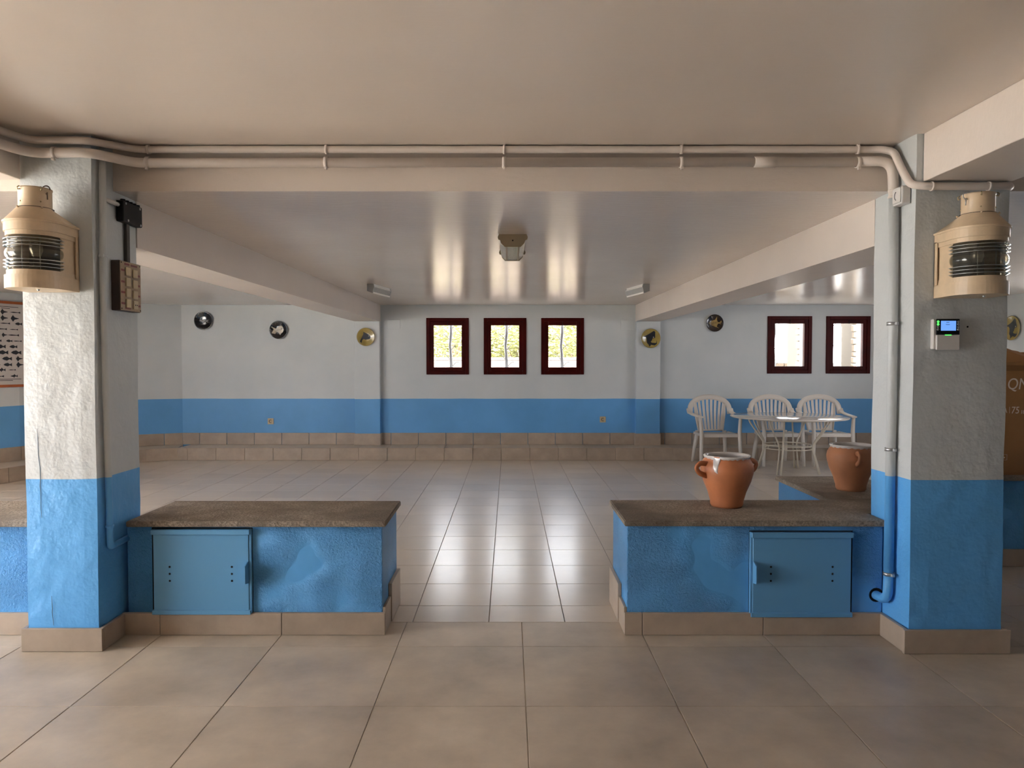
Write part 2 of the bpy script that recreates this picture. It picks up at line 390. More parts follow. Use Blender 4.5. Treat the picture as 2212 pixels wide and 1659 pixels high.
# ledge along the rear wall with tile riser, tile tread and wall skirting
RZ = .172
led = MB().box(-4.62, 6.2, 10.02, BACK, 0, RZ - .012)
lp = [(-4.62, 10.02), (-4.98, 9.86), (-5.35, 9.35), (-5.52, 8.6), (-5.80, 7.75), (-6.0, 6.8), (-6.0, 3.6)]
wp = [(-4.74, 10.45), (-5.27, 10.18), (-5.72, 9.6), (-5.95, 8.75), (-6.32, 7.9), (-6.5, 6.8), (-6.5, 3.6)]
for i in range(len(lp) - 1): led.prism([lp[i], lp[i + 1], wp[i + 1], wp[i]], 0, RZ - .012)
ledge = led.build('trim_1', 'grout', kind='structure', label='low tiled ledge running along the foot of the rear wall')
def strip(parent, name, p0, p1, z0, z1, th, xs, mat='tile_s', gap=.006):
    """upright tiles along a line from p0 to p1, standing th proud on its right-hand (room) side"""
    p0, p1 = Vector(p0), Vector(p1); L = (p1 - p0).length; d = (p1 - p0) / L; ang = math.atan2(d.y, d.x)
    cs = [0] + [x for x in xs if 0.02 < x < L - .02] + [L]; cache = {}
    for a, b in zip(cs, cs[1:]):
        w = round(b - a, 4)
        if w not in cache: cache[w] = MB().box(gap / 2, w - gap / 2, -th, 0, z0 + .001, z1, .0015).mesh(name)
        q = p0 + d * a
        link(name, cache[w], mat, parent, loc=(q.x, q.y, 0), rot=(0, 0, ang))
g = lambda a, b, o=-.105, p=.3975: [x - a for x in cuts(a, b, o, p)[1:-1]]
strip(ledge, 'riser_tile', (-4.62, 10.02), (6.2, 10.02), 0, RZ, .012, g(-4.62, 6.2))
for i in range(4): strip(ledge, 'riser_tile', lp[i + 1], lp[i], 0, RZ, .012, [.4, .8])
cache = {}
tx = cuts(-4.62, 6.2, -.105, .3975)
for a, b in zip(tx, tx[1:]):
    w = round(b - a, 4)
    if w not in cache: cache[w] = MB().box(.0015, w - .0015, 0, BACK - 10.012, -.012, 0, .0015).mesh('tread_tile')
    link('tread_tile', cache[w], 'tile_i', ledge, loc=(a, 10.012, RZ))
for i in range(4):
    MB().prism([lp[i], lp[i + 1], wp[i + 1], wp[i]], RZ - .012, RZ).build('tread_tile', 'tile_i', ledge)
PIL = [(-2.217, -1.852), (1.832, 2.177)]
SK = .341
skl = MB().box(-4.7, -4.6, BACK - .002, BACK + .01, RZ, SK - .002).build('baseboard_back', 'grout', kind='structure', label='row of tiles skirting the rear wall above the ledge')
for a, b in ((-4.74, PIL[0][0]), (PIL[0][1], PIL[1][0]), (PIL[1][1], 6.2)): strip(skl, 'skirting_tile', (a, BACK), (b, BACK), RZ, SK, .012, g(a, b, -.12))
for i in range(3): strip(skl, 'skirting_tile', wp[i + 1], wp[i], RZ, SK, .012, [.35])
strip(skl, 'skirting_tile', wp[4], wp[3], RZ, SK, .012, [.4])
# pilasters and beams
for i, (a, b) in enumerate(PIL):
    n = ('left', 'right')[i]
    p = MB().box(a, b, 10.35, BACK, RZ, 1.955, .006).build('pilaster_' + n, 'wall', kind='structure', label='shallow pilaster on the rear wall below the %s beam' % n)
    strip(p, 'skirting_tile', (a - .012, 10.35), (b + .012, 10.35), RZ, SK, .013, [])
    MB().box(b, b + .012, 10.35, BACK - .012, RZ, SK, .0015).build('skirting_tile', 'tile_s', p); MB().box(a - .012, a, 10.35, BACK - .012, RZ, SK, .0015).build('skirting_tile', 'tile_s', p)
MB().prism([(-2.262, 3.765), (-1.931, 3.765), (-1.856, BACK), (-2.215, BACK)], 1.955, CI).build('beam_left', 'beam', kind='structure', label='beige ceiling beam running back from the left column')
MB().prism([(1.877, 3.718), (2.24, 3.718), (2.178, BACK), (1.834, BACK)], 1.957, CI).build('beam_right', 'beam', kind='structure', label='beige ceiling beam running back from the right column')
MB().box(1.905, 2.31, -4, 3.338, 2.19, CF, .004).build('beam_front_right', 'beam', kind='structure', label='pale beam coming forward from the top of the right column')
MB().box(-2.62, -2.262, -4, 3.363, 2.205, CF, .004).build('beam_front_left', 'beam', kind='structure', label='beam coming forward from the top of the left column')

# columns: hand-plastered, slightly uneven
def rough_box(x0, x1, y0, y1, z0, z1, seed, amp=.004):
    bm = bmesh.new(); nx, ny, nz = 5, 5, 30
    mb = MB(); rnd = random.Random(seed)
    ring = [(i / nx, 0) for i in range(nx)] + [(1, i / ny) for i in range(ny)] + [(1 - i / nx, 1) for i in range(nx)] + [(0, 1 - i / ny) for i in range(ny)]
    k = len(ring); vs = []; cor = {(0, 0): (1, 1), (1, 0): (-1, 1), (1, 1): (-1, -1), (0, 1): (1, -1)}
    for j in range(nz + 1):
        z = z0 + (z1 - z0) * j / nz; dx, dy = .0014 * math.sin(j * .55 + seed), .0014 * math.sin(j * .43 + 2 * seed)
        for u, v in ring:
            x = x0 + (x1 - x0) * u; y = y0 + (y1 - y0) * v
            if (u, v) in cor:
                a, b = cor[(u, v)]; e = .003 + rnd.uniform(.0, amp * .35); x += a * e; y += b * e
            else: x += rnd.gauss(0, amp * .12); y += rnd.gauss(0, amp * .12)
            vs.append((x + dx, y + dy, z))
    fs = [(j * k + i, j * k + (i + 1) % k, (j + 1) * k + (i + 1) % k, (j + 1) * k + i) for j in range(nz) for i in range(k)]
    fs += [tuple(reversed(range(k))), tuple(nz * k + i for i in range(k))]
    bm.free(); return mb.add(vs, fs)
CLx = (-2.272, -1.932); CLy = (3.365, 3.765); CRx = (1.872, 2.312); CRy = (3.34, 3.716)
cl = rough_box(*CLx, *CLy, 0, CF, 3).build('column_left', 'col', kind='structure', label='square plastered column on the left, white above a blue base')
cr = rough_box(*CRx, *CRy, 0, CF, 5, .006).build('column_right', 'col', kind='structure', label='square plastered column on the right, in shade, white above blue')
def bb(parent, x0, x1, y0, y1, z1=.109): MB().box(x0, x1, y0, y1, 0.001, z1, .002).build('skirting_tile', 'tile_s', parent)
bb(cl, -2.29, -1.909, 3.345, 3.363); bb(cl, -1.928, -1.910, 3.3655, 3.5512); bb(cl, -2.292, -2.274, 3.3655, 3.55)
bb(cr, 1.842, 2.338, 3.318, 3.336, .112); bb(cr, 1.848, 1.867, 3.3385, 3.5512, .112); bb(cr, 2.315, 2.333, 3.3385, 3.70, .112)
def crack(parent, pts, y, w):
    mb = MB(); n = len(pts); vs = []
    for i, (x, z) in enumerate(pts):
        h = w * (.4 + .6 * math.sin(PI * (i + .5) / n)) / 2; vs += [(x - h, y, z), (x + h, y, z)]
    mb.add(vs, [(2 * i, 2 * i + 1, 2 * i + 3, 2 * i + 2) for i in range(n - 1)]).build('crack', 'crack', parent)
r = random.Random(4)
crack(cl, [(-2.205 + .014 * t + r.uniform(-.003, .003), 1.05 - .42 * t) for t in [i / 14 for i in range(15)]], 3.3622, .0035)
crack(cl, [(-2.155 + .008 * t + r.uniform(-.002, .002), .26 - .14 * t) for t in [i / 7 for i in range(8)]], 3.3622, .0035)

# ------------------------------------------------------------------ low walls with stone tops
def low_wall(name, label, body, slabs, skirts, z=.548):
    e = empty(name, (0, 0, 0), label=label, category='low wall', group='low blue walls beside the columns')
    for b in body: MB().box(*b, 0, z, .004).build('wall_body', 'stucco', e)
    for poly in slabs:
        mb = MB().prism(poly, z, z + .028); me = mb.mesh('stone_slab')
        bm = bmesh.new(); bm.from_mesh(me); bmesh.ops.bevel(bm, geom=[q for q in bm.edges], offset=.004, segments=2, affect='EDGES'); bm.to_mesh(me); bm.free()
        link('stone_slab', me, 'slab', e)
    for s in skirts: MB().box(*s, .0015).build('skirting_tile', 'tile_s', e)
    return e
zs = .111
lw1 = low_wall('low_wall', 'low blue stucco wall with a stone top right of the left column', [(-1.905, -.632, 3.572, 4.03)],
    [[(-1.888, 3.528), (-.607, 3.528), (-.612, 4.062), (-1.89, 4.062), (-1.89, 3.79)]],
    [(-1.927, -1.7395, 3.552, 3.571, .001, zs), (-1.7365, -1.133, 3.552, 3.571, .001, zs), (-1.130, -.618, 3.552, 3.571, .001, zs),
     (-.631, -.617, 3.5725, 3.742, .001, .135), (-.631, -.612, 3.744, 4.03, .001, .20)])
lwx = low_wall('low_wall', 'low blue stucco wall with a stone top left of the left column', [(-4.6, -2.275, 3.572, 4.03)],
    [[(-4.62, 3.528), (-2.276, 3.528), (-2.276, 4.062), (-4.62, 4.062)]],
    [(-2.9, -2.294, 3.552, 3.571, .001, zs), (-3.503, -2.903, 3.552, 3.571, .001, zs), (-4.6, -3.506, 3.552, 3.571, .001, zs)])
lw2 = low_wall('low_wall', 'L-shaped low blue wall with a stone top left of the right column', [(.592, 1.868, 3.572, 4.06), (1.868, 2.40, 3.72, 4.06), (1.855, 2.40, 4.06, 4.93)],
    [[(.574, 3.545), (1.861, 3.535), (1.868, 3.56), (1.868, 3.72), (2.42, 3.72), (2.42, 4.088), (.574, 4.088)], [(1.833, 4.09), (2.42, 4.09), (2.42, 4.95), (1.838, 4.95)]],
    [(.577, .6645, 3.552, 3.571, .001, zs), (.6675, 1.2665, 3.552, 3.571, .001, zs), (1.2695, 1.866, 3.552, 3.571, .001, zs),
     (.577, .591, 3.5725, 3.742, .001, .135), (.572, .591, 3.744, 4.06, .001, .20)])
lw3 = low_wall('low_wall', 'dark blue low wall under the cardboard box behind the right column', [(2.95, 5.6, 4.78, 5.3)],
    [[(2.92, 4.75), (5.62, 4.75), (5.62, 5.33), (2.92, 5.33)]], [(2.95, 3.55, 4.765, 4.779, .001, .115), (3.553, 4.15, 4.765, 4.779, .001, .115), (4.153, 5.6, 4.765, 4.779, .001, .115)], .575)
def cupboard_door(parent, x0, x1, z0, z1, y, hx, side):
    d = MB().box(x0 + .008, x1 - .008, y - .006, y + .012, z0 + .01, z1 - .01, .002).build('metal_door', 'door', parent, label='flat blue sheet-metal door')
    for (a, b, ov) in ((z1 - .026, z1, .016), (z0, z0 + .022, .012)):
        MB().box(x0, x1, y - ov, y + .012, a, b, .002).build('door_rail', 'door', d)
    MB().box(x0 - .004 if side < 0 else x1 - .007, x0 + .007 if side < 0 else x1 + .004, y - .003, y + .015, z0, z1, .001).build('door_frame', 'door', d)
    xx = x0 + .012 if side < 0 else x1 - .012
    MB().prism([(y - .006, .262), (y - .052, .272), (y - .052, .358), (y - .006, .372)], xx - .0025, xx + .0025, 'x').build('handle', 'door', d)
    for hx_ in hx:
        for hz in (.28, .315, .35):
            MB().lathe([(.0001, 0), (.0052, 0), (.0052, .003)], 14, M4=Matrix.Translation((hx_, y - .0066, hz - .006)) @ Matrix.Rotation(-PI / 2, 4, 'X')).build('vent_hole', 'hole', d)
    # black sheet painting the shade in the gap around the leaf
    MB().box(x0 - .006, x1 + .006, y + .0125, y + .0135, z0 - .001, z1 + .005).build('door_gap_shade', 'hole', d)
cupboard_door(lw1, -1.774, -1.284, .105, .532, 3.557, (-1.685, -1.376), 1)
cupboard_door(lw2, 1.205, 1.709, .092, .516, 3.557, (1.303, 1.609), -1)

# ------------------------------------------------------------------ pipes
def clamp_ring(parent, c, r, axis, mat, lug=(0, -1, 0), w=.012):
    R = {'x': Matrix.Rotation(PI / 2, 4, 'Y'), 'z': Matrix(), 'y': Matrix.Rotation(PI / 2, 4, 'X')}[axis]
    mb = MB().lathe([(r, -w / 2), (r + .004, -w / 2), (r + .004, w / 2), (r, w / 2)], 20, M4=Matrix.Translation(c) @ R)
    l = Vector(lug); q = Vector(c) + l * (r + .009)
    mb.box(-.007, .007, -.007, .007, -.007, .007, .002, M4=Matrix.Translation(q))
    mb.build('clamp', mat, parent)
YF = 3.512
up = empty('ceiling_pipe', (0, 0, 0), label='thin upper pipe under the ceiling, ending across the right column', category='pipe')
upts = [(-2.235, .5, 2.376), (-2.235, 3.20, 2.376), (-2.185, 3.328, 2.376), (-1.94, 3.33, 2.376), (-1.80, 3.512, 2.388), (1.76, 3.515, 2.388),
        (1.80, 3.50, 2.385), (1.842, 3.475, 2.365), (1.845, 3.395, 2.245), (1.852, 3.345, 2.178), (1.90, 3.312, 2.163), (2.225, 3.312, 2.163), (2.31, 3.33, 2.17), (2.333, 3.42, 2.172), (2.333, 3.71, 2.172)]
MB().tube(fillet(upts, .05), .0175, 14).build('pipe_run', 'beam', up)
for x in (-1.742, -.881, -.022, .834, 1.686): clamp_ring(up, (x, 3.513, 2.388), .0175, 'x', 'beam', (0, -.3, 1))
for x in (1.93, 2.19): clamp_ring(up, (x, 3.312, 2.163), .0175, 'x', 'beam', (0, .6, -.2), .008)
lo = empty('ceiling_pipe', (0, 0, 0), label='thicker lower pipe that turns down the right column into the wall', category='pipe')
lpts = [(-2.235, .5, 2.318), (-2.235, 3.20, 2.318), (-2.18, 3.33, 2.318), (-1.93, 3.33, 2.322), (-1.80, 3.508, 2.322), (1.70, 3.508, 2.328)]
MB().tube(fillet(lpts, .06), .0225, 16).build('pipe_run', 'beam', lo)
elb = fillet([(1.69, 3.508, 2.328), (1.842, 3.490, 2.328), (1.843, 3.472, 2.15)], .085, 10)
MB().tube(elb, .0235, 16).build('pipe_elbow', 'beam', lo)
MB().tube([(1.843, 3.474, 2.17), (1.843, 3.462, 1.5), (1.843, 3.468, .34)], .0225, 16).build('pipe_drop', 'col', lo, label='vertical drop, grey above and blue below')
MB().tube(fillet([(1.843, 3.468, .35), (1.843, 3.472, .20), (1.835, 3.60, .196)], .075, 8), .0225, 16).build('pipe_elbow', 'col', lo)
MB().lathe([(.0001, 0), (.036, 0), (.034, .002)], 16, M4=Matrix.Translation((1.838, 3.5715, .197)) @ Matrix.Rotation(PI / 2, 4, 'X')).build('wall_hole', 'hole', lo)
for x in (-1.742, -.881, -.022, .834, 1.686): clamp_ring(lo, (x, 3.508, 2.325), .0225, 'x', 'beam', (0, -.4, -1), .018)
clamp_ring(lo, (-2.08, 3.33, 2.32), .0225, 'x', 'beam', (0, -.4, -1), .016)
MB().lathe([(.0225, 0), (.0255, .002), (.0255, .105), (.0225, .107)], 20, M4=Matrix.Translation((1.184, 3.508, 2.327)) @ Matrix.Rotation(PI / 2, 4, 'Y')).build('coupling', 'beam', lo)
for z in (1.545, .94, .335): clamp_ring(lo, (1.843, 3.466, z), .0225, 'z', 'steel' if z < 1.6 else 'beam', (.1, -1, 0), .016)
for z in (2.18, 2.15): MB().lathe([(.0225, -.006), (.026, -.004), (.026, .004), (.0225, .006)], 18, M4=Matrix.Translation((1.843, 3.474, z))).build('joint_ring', 'beam', lo)
cd = empty('conduit', (0, 0, 0), label='painted conduit down the inner side of the left column', category='conduit')
MB().tube(fillet([(-1.912, 3.42, 2.40), (-1.912, 3.408, 1.7), (-1.912, 3.432, .50), (-1.912, 3.436, .475), (-1.907, 3.60, .482)], .05), .0155, 14).build('pipe_run', 'col', cd)
for z in (1.86, .575): clamp_ring(cd, (-1.912, 3.412 if z > 1 else 3.43, z), .0155, 'z', 'col', (.4, -1, 0), .01)
MB().tube([(-1.918, 3.425, 2.135), (-1.918, 3.558, 2.135)], .011, 8).build('branch', 'white', cd)

# ------------------------------------------------------------------ things on the columns
jb = empty('junction_box', (-1.930, 3.66, 2.105), label='black junction box high on the left column', category='junction box')
MB().box(0, .038, -.10, .085, -.052, .052, .006).build('case', 'black', jb)
for y, z in ((-.075, .04), (.06, .04), (-.055, -.04), (.065, -.043)): MB().lathe([(.0001, .0395), (.006, .0395), (.006, .036)], 12, M4=Matrix.Translation((0, y, z)) @ Matrix.Rotation(PI / 2, 4, 'Y')).build('screw', 'steel', jb)
for i in range(5): MB().lathe([(.0001, 0), (.012, 0), (.012, .01), (.0001, .01)], 12, M4=Matrix.Translation((.02, -.07 + i * .035, .052))).build('gland', 'black', jb)
MB().box(0, .016, -.03, .0, -.255, -.05, .002).build('trunking', 'trunk', jb, label='dark brown cable trunking')
pn = empty('switch_panel', (-1.930, 3.605, 1.735), label='wooden switch panel with rows of cream switches on left column', category='switch panel')
MB().box(0, .043, -.098, .098, -.122, .122, .003).build('case', 'panelwood', pn)
MB().box(.043, .046, -.096, .096, -.120, .120, .001).build('face_plate', 'panelface', pn)
sw = MB().box(0, .007, -.021, .021, -.021, .021, .002).mesh('switch')
for i in range(4):
    for j in range(2):
        y, z = (-.032 if j == 0 else .036), .072 - i * .052 - j * .004
        s = link('switch', sw, 'switch' if not (i == 2 and j == 0) else None, pn, loc=(.046, y, z))
        if i == 3 and j == 1:
            for q in (-.008, .008): MB().lathe([(.0001, .0078), (.0035, .0078), (.0035, .006)], 8, M4=Matrix.Translation((0, q, 0)) @ Matrix.Rotation(PI / 2, 4, 'Y')).build('socket_hole', 'hole', s)
for (y, z, w) in ((-.036, .108, .045), (.03, .107, .06), (-.074, .076, .03), (-.074, .02, .03), (-.074, -.032, .032), (-.074, -.086, .032), (.076, .062, .022), (.076, .012, .022), (.076, -.04, .022), (.076, -.09, .026), (-.03, -.108, .05)):
    MB().box(.046, .0468, y - w / 2, y + w / 2, z - .005, z + .005).build('label_strip', 'tape', pn)
for y in (-.088, .088):
    for z in (-.112, .112): MB().lathe([(.0001, .0475), (.0035, .0475), (.0035, .046)], 8, M4=Matrix.Translation((0, y, z)) @ Matrix.Rotation(PI / 2, 4, 'Y')).build('screw', 'black', pn)
ws = empty('wall_switch', (1.872, 3.418, 2.142), label='white rotary wall switch beside the pipe on right column', category='switch')
MB().box(-.042, 0, -.042, .042, -.042, .042, .006).build('case', 'white', ws)
MB().box(-.047, -.042, -.034, .034, -.034, .034, .004).build('rocker', 'white', ws)
MB().tube([(-.049, .006 + .018 * math.cos(a) - .012, .02 * math.sin(a)) for a in [(-1.2 + 2.4 * i / 10) for i in range(11)]], .002, 6).build('dial_mark', 'grey_btn', ws)
kp = empty('alarm_keypad', (2.012, 3.338, 1.489), label='grey alarm keypad with lit blue screen on the right column', category='keypad')
MB().box(-.062, .055, -.022, 0, -.068, .070, .003).build('case', 'white', kp)
MB().box(-.050, .057, -.030, -.021, -.072, -.003, .003).build('flap', 'white', kp)
MB().box(-.050, .057, -.028, -.021, -.002, .070, .002).build('bezel', 'black', kp)
sc_ = MB().box(-.030, .039, -.0290, -.0278, .016, .061).build('screen', 'screen', kp)
for (x0, x1, z) in ((-.006, .008, .054), (-.008, .010, .044)): MB().box(x0, x1, -.0294, -.0289, z - .001, z + .001).build('screen_text', 'ink', sc_)
btn = MB().lathe([(.0001, .0015), (.0055, .0015), (.006, 0)], 14).mesh('button')
for i in range(4):
    for x in (-.043, .050):
        link('button', btn if not (x < 0 and i < 2) else btn.copy(), None, kp, loc=(x, -.028, .057 - i * .0118), rot=(PI / 2, 0, 0))
for o in kp.children:
    if o.name.startswith('button'):
        o.data.materials.clear() if o.data is not btn else None
        if not o.data.materials: o.data.materials.append(M['grey_btn'] if o.data is btn else M['led'])
MB().box(-.012, .018, -.0315, -.028, -.006, -.002, .001).build('status_light', 'led', kp)
for hx_, hz_ in ((2.123, 1.524), (2.121, 1.458)): MB().lathe([(.0001, .0012), (.004, .0012), (.0045, 0)], 10, M4=Matrix.Translation((hx_, 3.3395, hz_)) @ Matrix.Rotation(PI / 2, 4, 'X')).build('plug_hole', 'hole', cr)

# ------------------------------------------------------------------ ship lanterns
def dprof(r, back, n=22, w=None):
    """plan outline: half circle to -y of radius r and straight sides to y = back"""
    w = w or r
    pts = [(r * math.cos(a), r * math.sin(a)) for a in [PI + PI * i / n for i in range(n + 1)]]
    return [(-w, back)] + pts + [(w, back)]
def lantern(loc, label, flip):
    e = empty('ship_lantern', loc, label=label, category='lantern', group='ship lanterns on the columns')
    B = .119; R = .121                      # distance from centre to the wall, radius
    z = 0
    MB().prism(dprof(R, B), 0, .058).build('base', 'lantern', e)
    MB().prism(dprof(R - .008, B), .056, .080).build('lower_collar', 'lantern', e)
    MB().prism(dprof(R - .006, B), .230, .252).build('upper_collar', 'lantern', e)
    MB().prism(dprof(R, B), .250, .290).build('band', 'lantern', e)
    MB().prism(dprof(R + .005, B), .288, .296).build('eave', 'lantern', e)
    # roof: loft from the D outline to a ring
    lo_ = dprof(R + .004, B); n = len(lo_); hi = []
    for x, y in lo_:
        a = math.atan2(y, x); hi.append((.071 * math.cos(a), .071 * math.sin(a)))
    vs = [(x, y, .295) for x, y in lo_] + [(x * .5 + u * .5, y * .5 + v * .5, .327) for (x, y), (u, v) in zip(lo_, hi)] + [(x, y, .360) for x, y in hi]
    fs = [(k * n + i, k * n + (i + 1) % n, (k + 1) * n + (i + 1) % n, (k + 1) * n + i) for k in (0, 1) for i in range(n)]
    MB().add(vs, fs, True).build('roof', 'lantern', e)
    ch = MB().lathe([(.060, .352), (.066, .356), (.066, .362), (.0655, .366), (.0655, .440), (.0675, .442), (.0675, .449), (.063, .449), (.063, .37)], 32).build('chimney', 'lantern', e)
    MB().lathe([(.0001, .40), (.063, .40)], 24).build('chimney_inside', 'hole', ch)
    MB().lathe([(.068, .3585), (.0735, .360), (.068, .3625)], 32).build('chimney_groove_shade', 'trunk', ch)  # dark ring painting the shadow groove at the chimney foot
    for a in (1.2, 2.7, 4.3, 5.6):
        c, s_ = math.cos(a), math.sin(a)
        MB().tube([(c * .0665, s_ * .0665, .436), (c * .076, s_ * .076, .432), (c * .078, s_ * .078, .442), (c * .070, s_ * .070, .448)], .0028, 6).build('hook', 'brass', ch)
        MB().sphere((c * .0655, s_ * .0655, .384), .0035, 6).build('rivet', 'brass', ch)
        MB().sphere((c * .079, s_ * .079, .357), .005, 6).build('rivet', 'lantern', ch)
    sx = -flip
    MB().tube(arc((sx * .062, -.02, .440), .018, 0, 2 * PI, 14, 'xz')[:12] + [(sx * .073, -.03, .425), (sx * .074, -.03, .395)], .0028, 6).build('bail_wire', 'rust' if flip < 0 else 'steel', ch)
    # side panels and back plate
    for s_ in (-1, 1):
        p = MB().box(s_ * R - (.004 if s_ > 0 else 0), s_ * R + (.004 if s_ < 0 else 0), B - .022, B, .055, .255).build('side_frame', 'lantern', e)
        q = s_ * (R - .014); MB().box(q - .002, q + .002, .0, B - .003, .060, .250).build('side_panel', 'lantern', e)
    MB().box(-R, R, B - .004, B, .05, .255).build('back_plate', 'lantern', e)
    # barrel lens with stepped rings
    rl = .112
    prof = [(rl - .006, .080)]
    for k in range(3):
        zz = .082 + k * .015; prof += [(rl - .004, zz), (rl + .010, zz + .010), (rl + .010, zz + .0115), (rl - .004, zz + .014)]
    for i in range(9):
        t = i / 8; prof.append((rl - .004 + .012 * math.sin(PI * t) ** .7, .130 + .05 * t))
    for k in range(3):
        zz = .182 + k * .015; prof += [(rl - .003, zz), (rl + .010, zz + .002), (rl + .010, zz + .0035), (rl - .004, zz + .014)]
    prof.append((rl - .006, .230)); prof += [(r_ - .007, z_) for r_, z_ in reversed(prof)]
    MB().lathe(prof, 40, PI * .98, PI * 2.02).build('lens', 'lens', e, label='ribbed clear glass lens')
    for k in range(6):
        zz = (.0925 + k * .015) if k < 3 else (.186 + (k - 3) * .015)
        MB().tube(arc((0, 0, zz), rl + .0105, PI * .985, PI * 2.015, 30, 'xy'), .0013, 6).build('lens_ring', 'steel', e)
    MB().lathe([(.0001, .082), (.03, .082), (.03, .10), (.012, .105), (.012, .15), (.0001, .15)], 16).build('lamp_holder', 'trunk', e)
    MB().lathe([(.012, .145), (.016, .15), (.027, .175), (.026, .19), (.015, .205), (.0001, .21)], 16).build('bulb', 'steel', e)
    for x in (-.03, .05): MB().tube([(x, -.05, .082), (x, -.05, .232)], .0025, 6).build('guard_rod', 'steel', e)
    MB().box(-R + .01, R - .01, B - .010, B - .005, .08, .23).build('reflector', 'trunk', e)
    MB().sphere((sx * -.05 * 0 + -flip * 0 + .02, -.02, -.002), .006, 6).build('bottom_screw', 'steel', e)
    return e
lantern((-2.117, 3.243, 1.685), 'cream ship lantern with ribbed lens on the sunlit left column', -1)
lantern((2.083, 3.219, 1.655), 'chipped cream ship lantern with dark lens above the alarm keypad', 1)

# ------------------------------------------------------------------ windows with grille
def window(i, w):
    x0, x1, z0, z1 = w
    e = empty('window_%d' % (i + 1), (0, 0, 0), kind='structure', label='small dark red window, number %d from the left' % (i + 1))
    y0, y1, b = BACK - .022, BACK + .06, .098
    def ring(name, x0, x1, z0, z1, b, y0, y1, mat):
        MB().box(x0, x0 + b, y0, y1, z0, z1, .004).build(name, mat, e); MB().box(x1 - b, x1, y0, y1, z0, z1, .004).build(name, mat, e)
        MB().box(x0 + b, x1 - b, y0, y1, z0, z0 + b, .004).build(name, mat, e); MB().box(x0 + b, x1 - b, y0, y1, z1 - b, z1, .004).build(name, mat, e)
    ring('frame_rail', x0, x1, z0, z1, .052, y0, y1, 'frame')
    ring('sash_rail', x0 + .052, x1 - .052, z0 + .052, z1 - .052, .054, y0 + .012, y1, 'frame')
    MB().box(x0 + .104, x1 - .104, y0 + .040, y0 + .046, z0 + .104, z1 - .104).build('pane', 'pane', e)
    cx = (x0 + x1) / 2
    MB().tube([(cx, y0 + .012, z1 - .06), (cx, y0 - .004, z1 - .065), (cx, y0 - .006, z1 - .112)], .004, 8).build('latch', 'black', e)
    # grille outside shaped like a young stem with curved twigs
    yg = BACK + .36; gx = cx + (.015 if i < 3 else -.095)
    t = MB().tube([(gx + .01, yg, z0 + .05), (gx, yg, z0 + .3), (gx - .012, yg, z0 + .42), (gx + .006, yg, z0 + .6), (gx + .004, yg, z1 - .05)], [.028, .022, .020, .024, .026], 10).build('grille_stem', 'grille', e)
    for s_, zz in ((1, z0 + .09), (-1, z0 + .21), (1, z0 + .36), (-1, z0 + .50), (1, z0 + .66)):
        MB().tube([(gx + s_ * (.012 + .11 * q), yg, zz + .09 * math.sin(q * PI * .62)) for q in [k / 8 for k in range(9)]], .0055, 6).build('grille_twig', 'grille', t)
for i, w in enumerate(WINS): window(i, w)

def side_window(n, x0, x1, ys, zs_, label, glass=True):
    e = empty(n, (0, 0, 0), kind='structure', label=label)
    (a, b), (c, d) = ys, zs_; k = .06
    for q in ((a, a + k, c, d), (b - k, b, c, d), (a + k, b - k, c, c + k), (a + k, b - k, d - k, d)): MB().box(x0, x1, q[0], q[1], q[2], q[3], .004).build('frame_rail', 'frame', e)
    if glass: MB().box((x0 + x1) / 2 - .003, (x0 + x1) / 2 + .003, a + k, b - k, c + k, d - k).build('pane', 'pane', e)
side_window('window_6', -6.60, -6.50, WIN_Y, WIN_Z, 'wide dark red window in the left bay wall')
side_window('window_7', 6.24, 6.34, WINR_Y, WINR_Z, 'unseen dark red window added in the right bay wall for light')
# ------------------------------------------------------------------ wall plates with fish
FISH = {
 'angel': [(-.75, .02), (-.35, .30), (.05, .42), (.28, .82), (.32, .40), (.42, .14), (.62, .10), (.80, .34), (.88, .12), (.72, -.02), (.82, -.2), (.55, -.04), (.42, -.12), (.3, -.42), (.55, -.66), (.2, -.52), (-.1, -.40), (-.45, -.24)],
 'round': [(.58, .02), (.52, .30), (.40, .52), (.10, .50), (-.15, .34), (-.38, .16), (-.88, .42), (-.62, .05), (-.85, -.38), (-.45, -.48), (-.25, -.2), (.0, -.38), (.15, -.62), (.28, -.40), (.48, -.25)],
 'butter': [(-.55, -.15), (-.35, .30), (-.30, .62), (.05, .45), (.4, .22), (.58, .0), (.48, -.22), (.2, -.3), (-.1, -.34), (-.25, -.25), (-.45, -.35), (-.5, -.72), (-.72, -.55)],
 'scalar': [(-.85, .15), (-.2, .5), (.35, .85), (.5, .72), (.52, .05), (.25, .02), (.1, -.3), (.0, -.36), (.15, -.5), (.6, -.52), (.68, -.2), (.7, -.6), (.45, -.8), (.05, -.72), (-.15, -.96), (-.22, -.72), (-.42, -.5), (-.45, .0), (-.55, .16)],
 'small': [(-.55, -.02), (-.2, .12), (.1, .18), (.35, .1), (.75, .2), (.6, -.02), (.3, -.12), (0, -.22), (-.3, -.12)]}
def fish_poly(mb, pts, f, z):
    bm = bmesh.new(); vs = [bm.verts.new((x * f, y * f, z)) for x, y in pts]; fc = bm.faces.new(vs)
    bmesh.ops.triangulate(bm, faces=[fc]); bm.verts.index_update()
    mb.add([v.co.copy() for v in bm.verts], [[v.index for v in q.verts] for q in bm.faces]); bm.free(); return mb
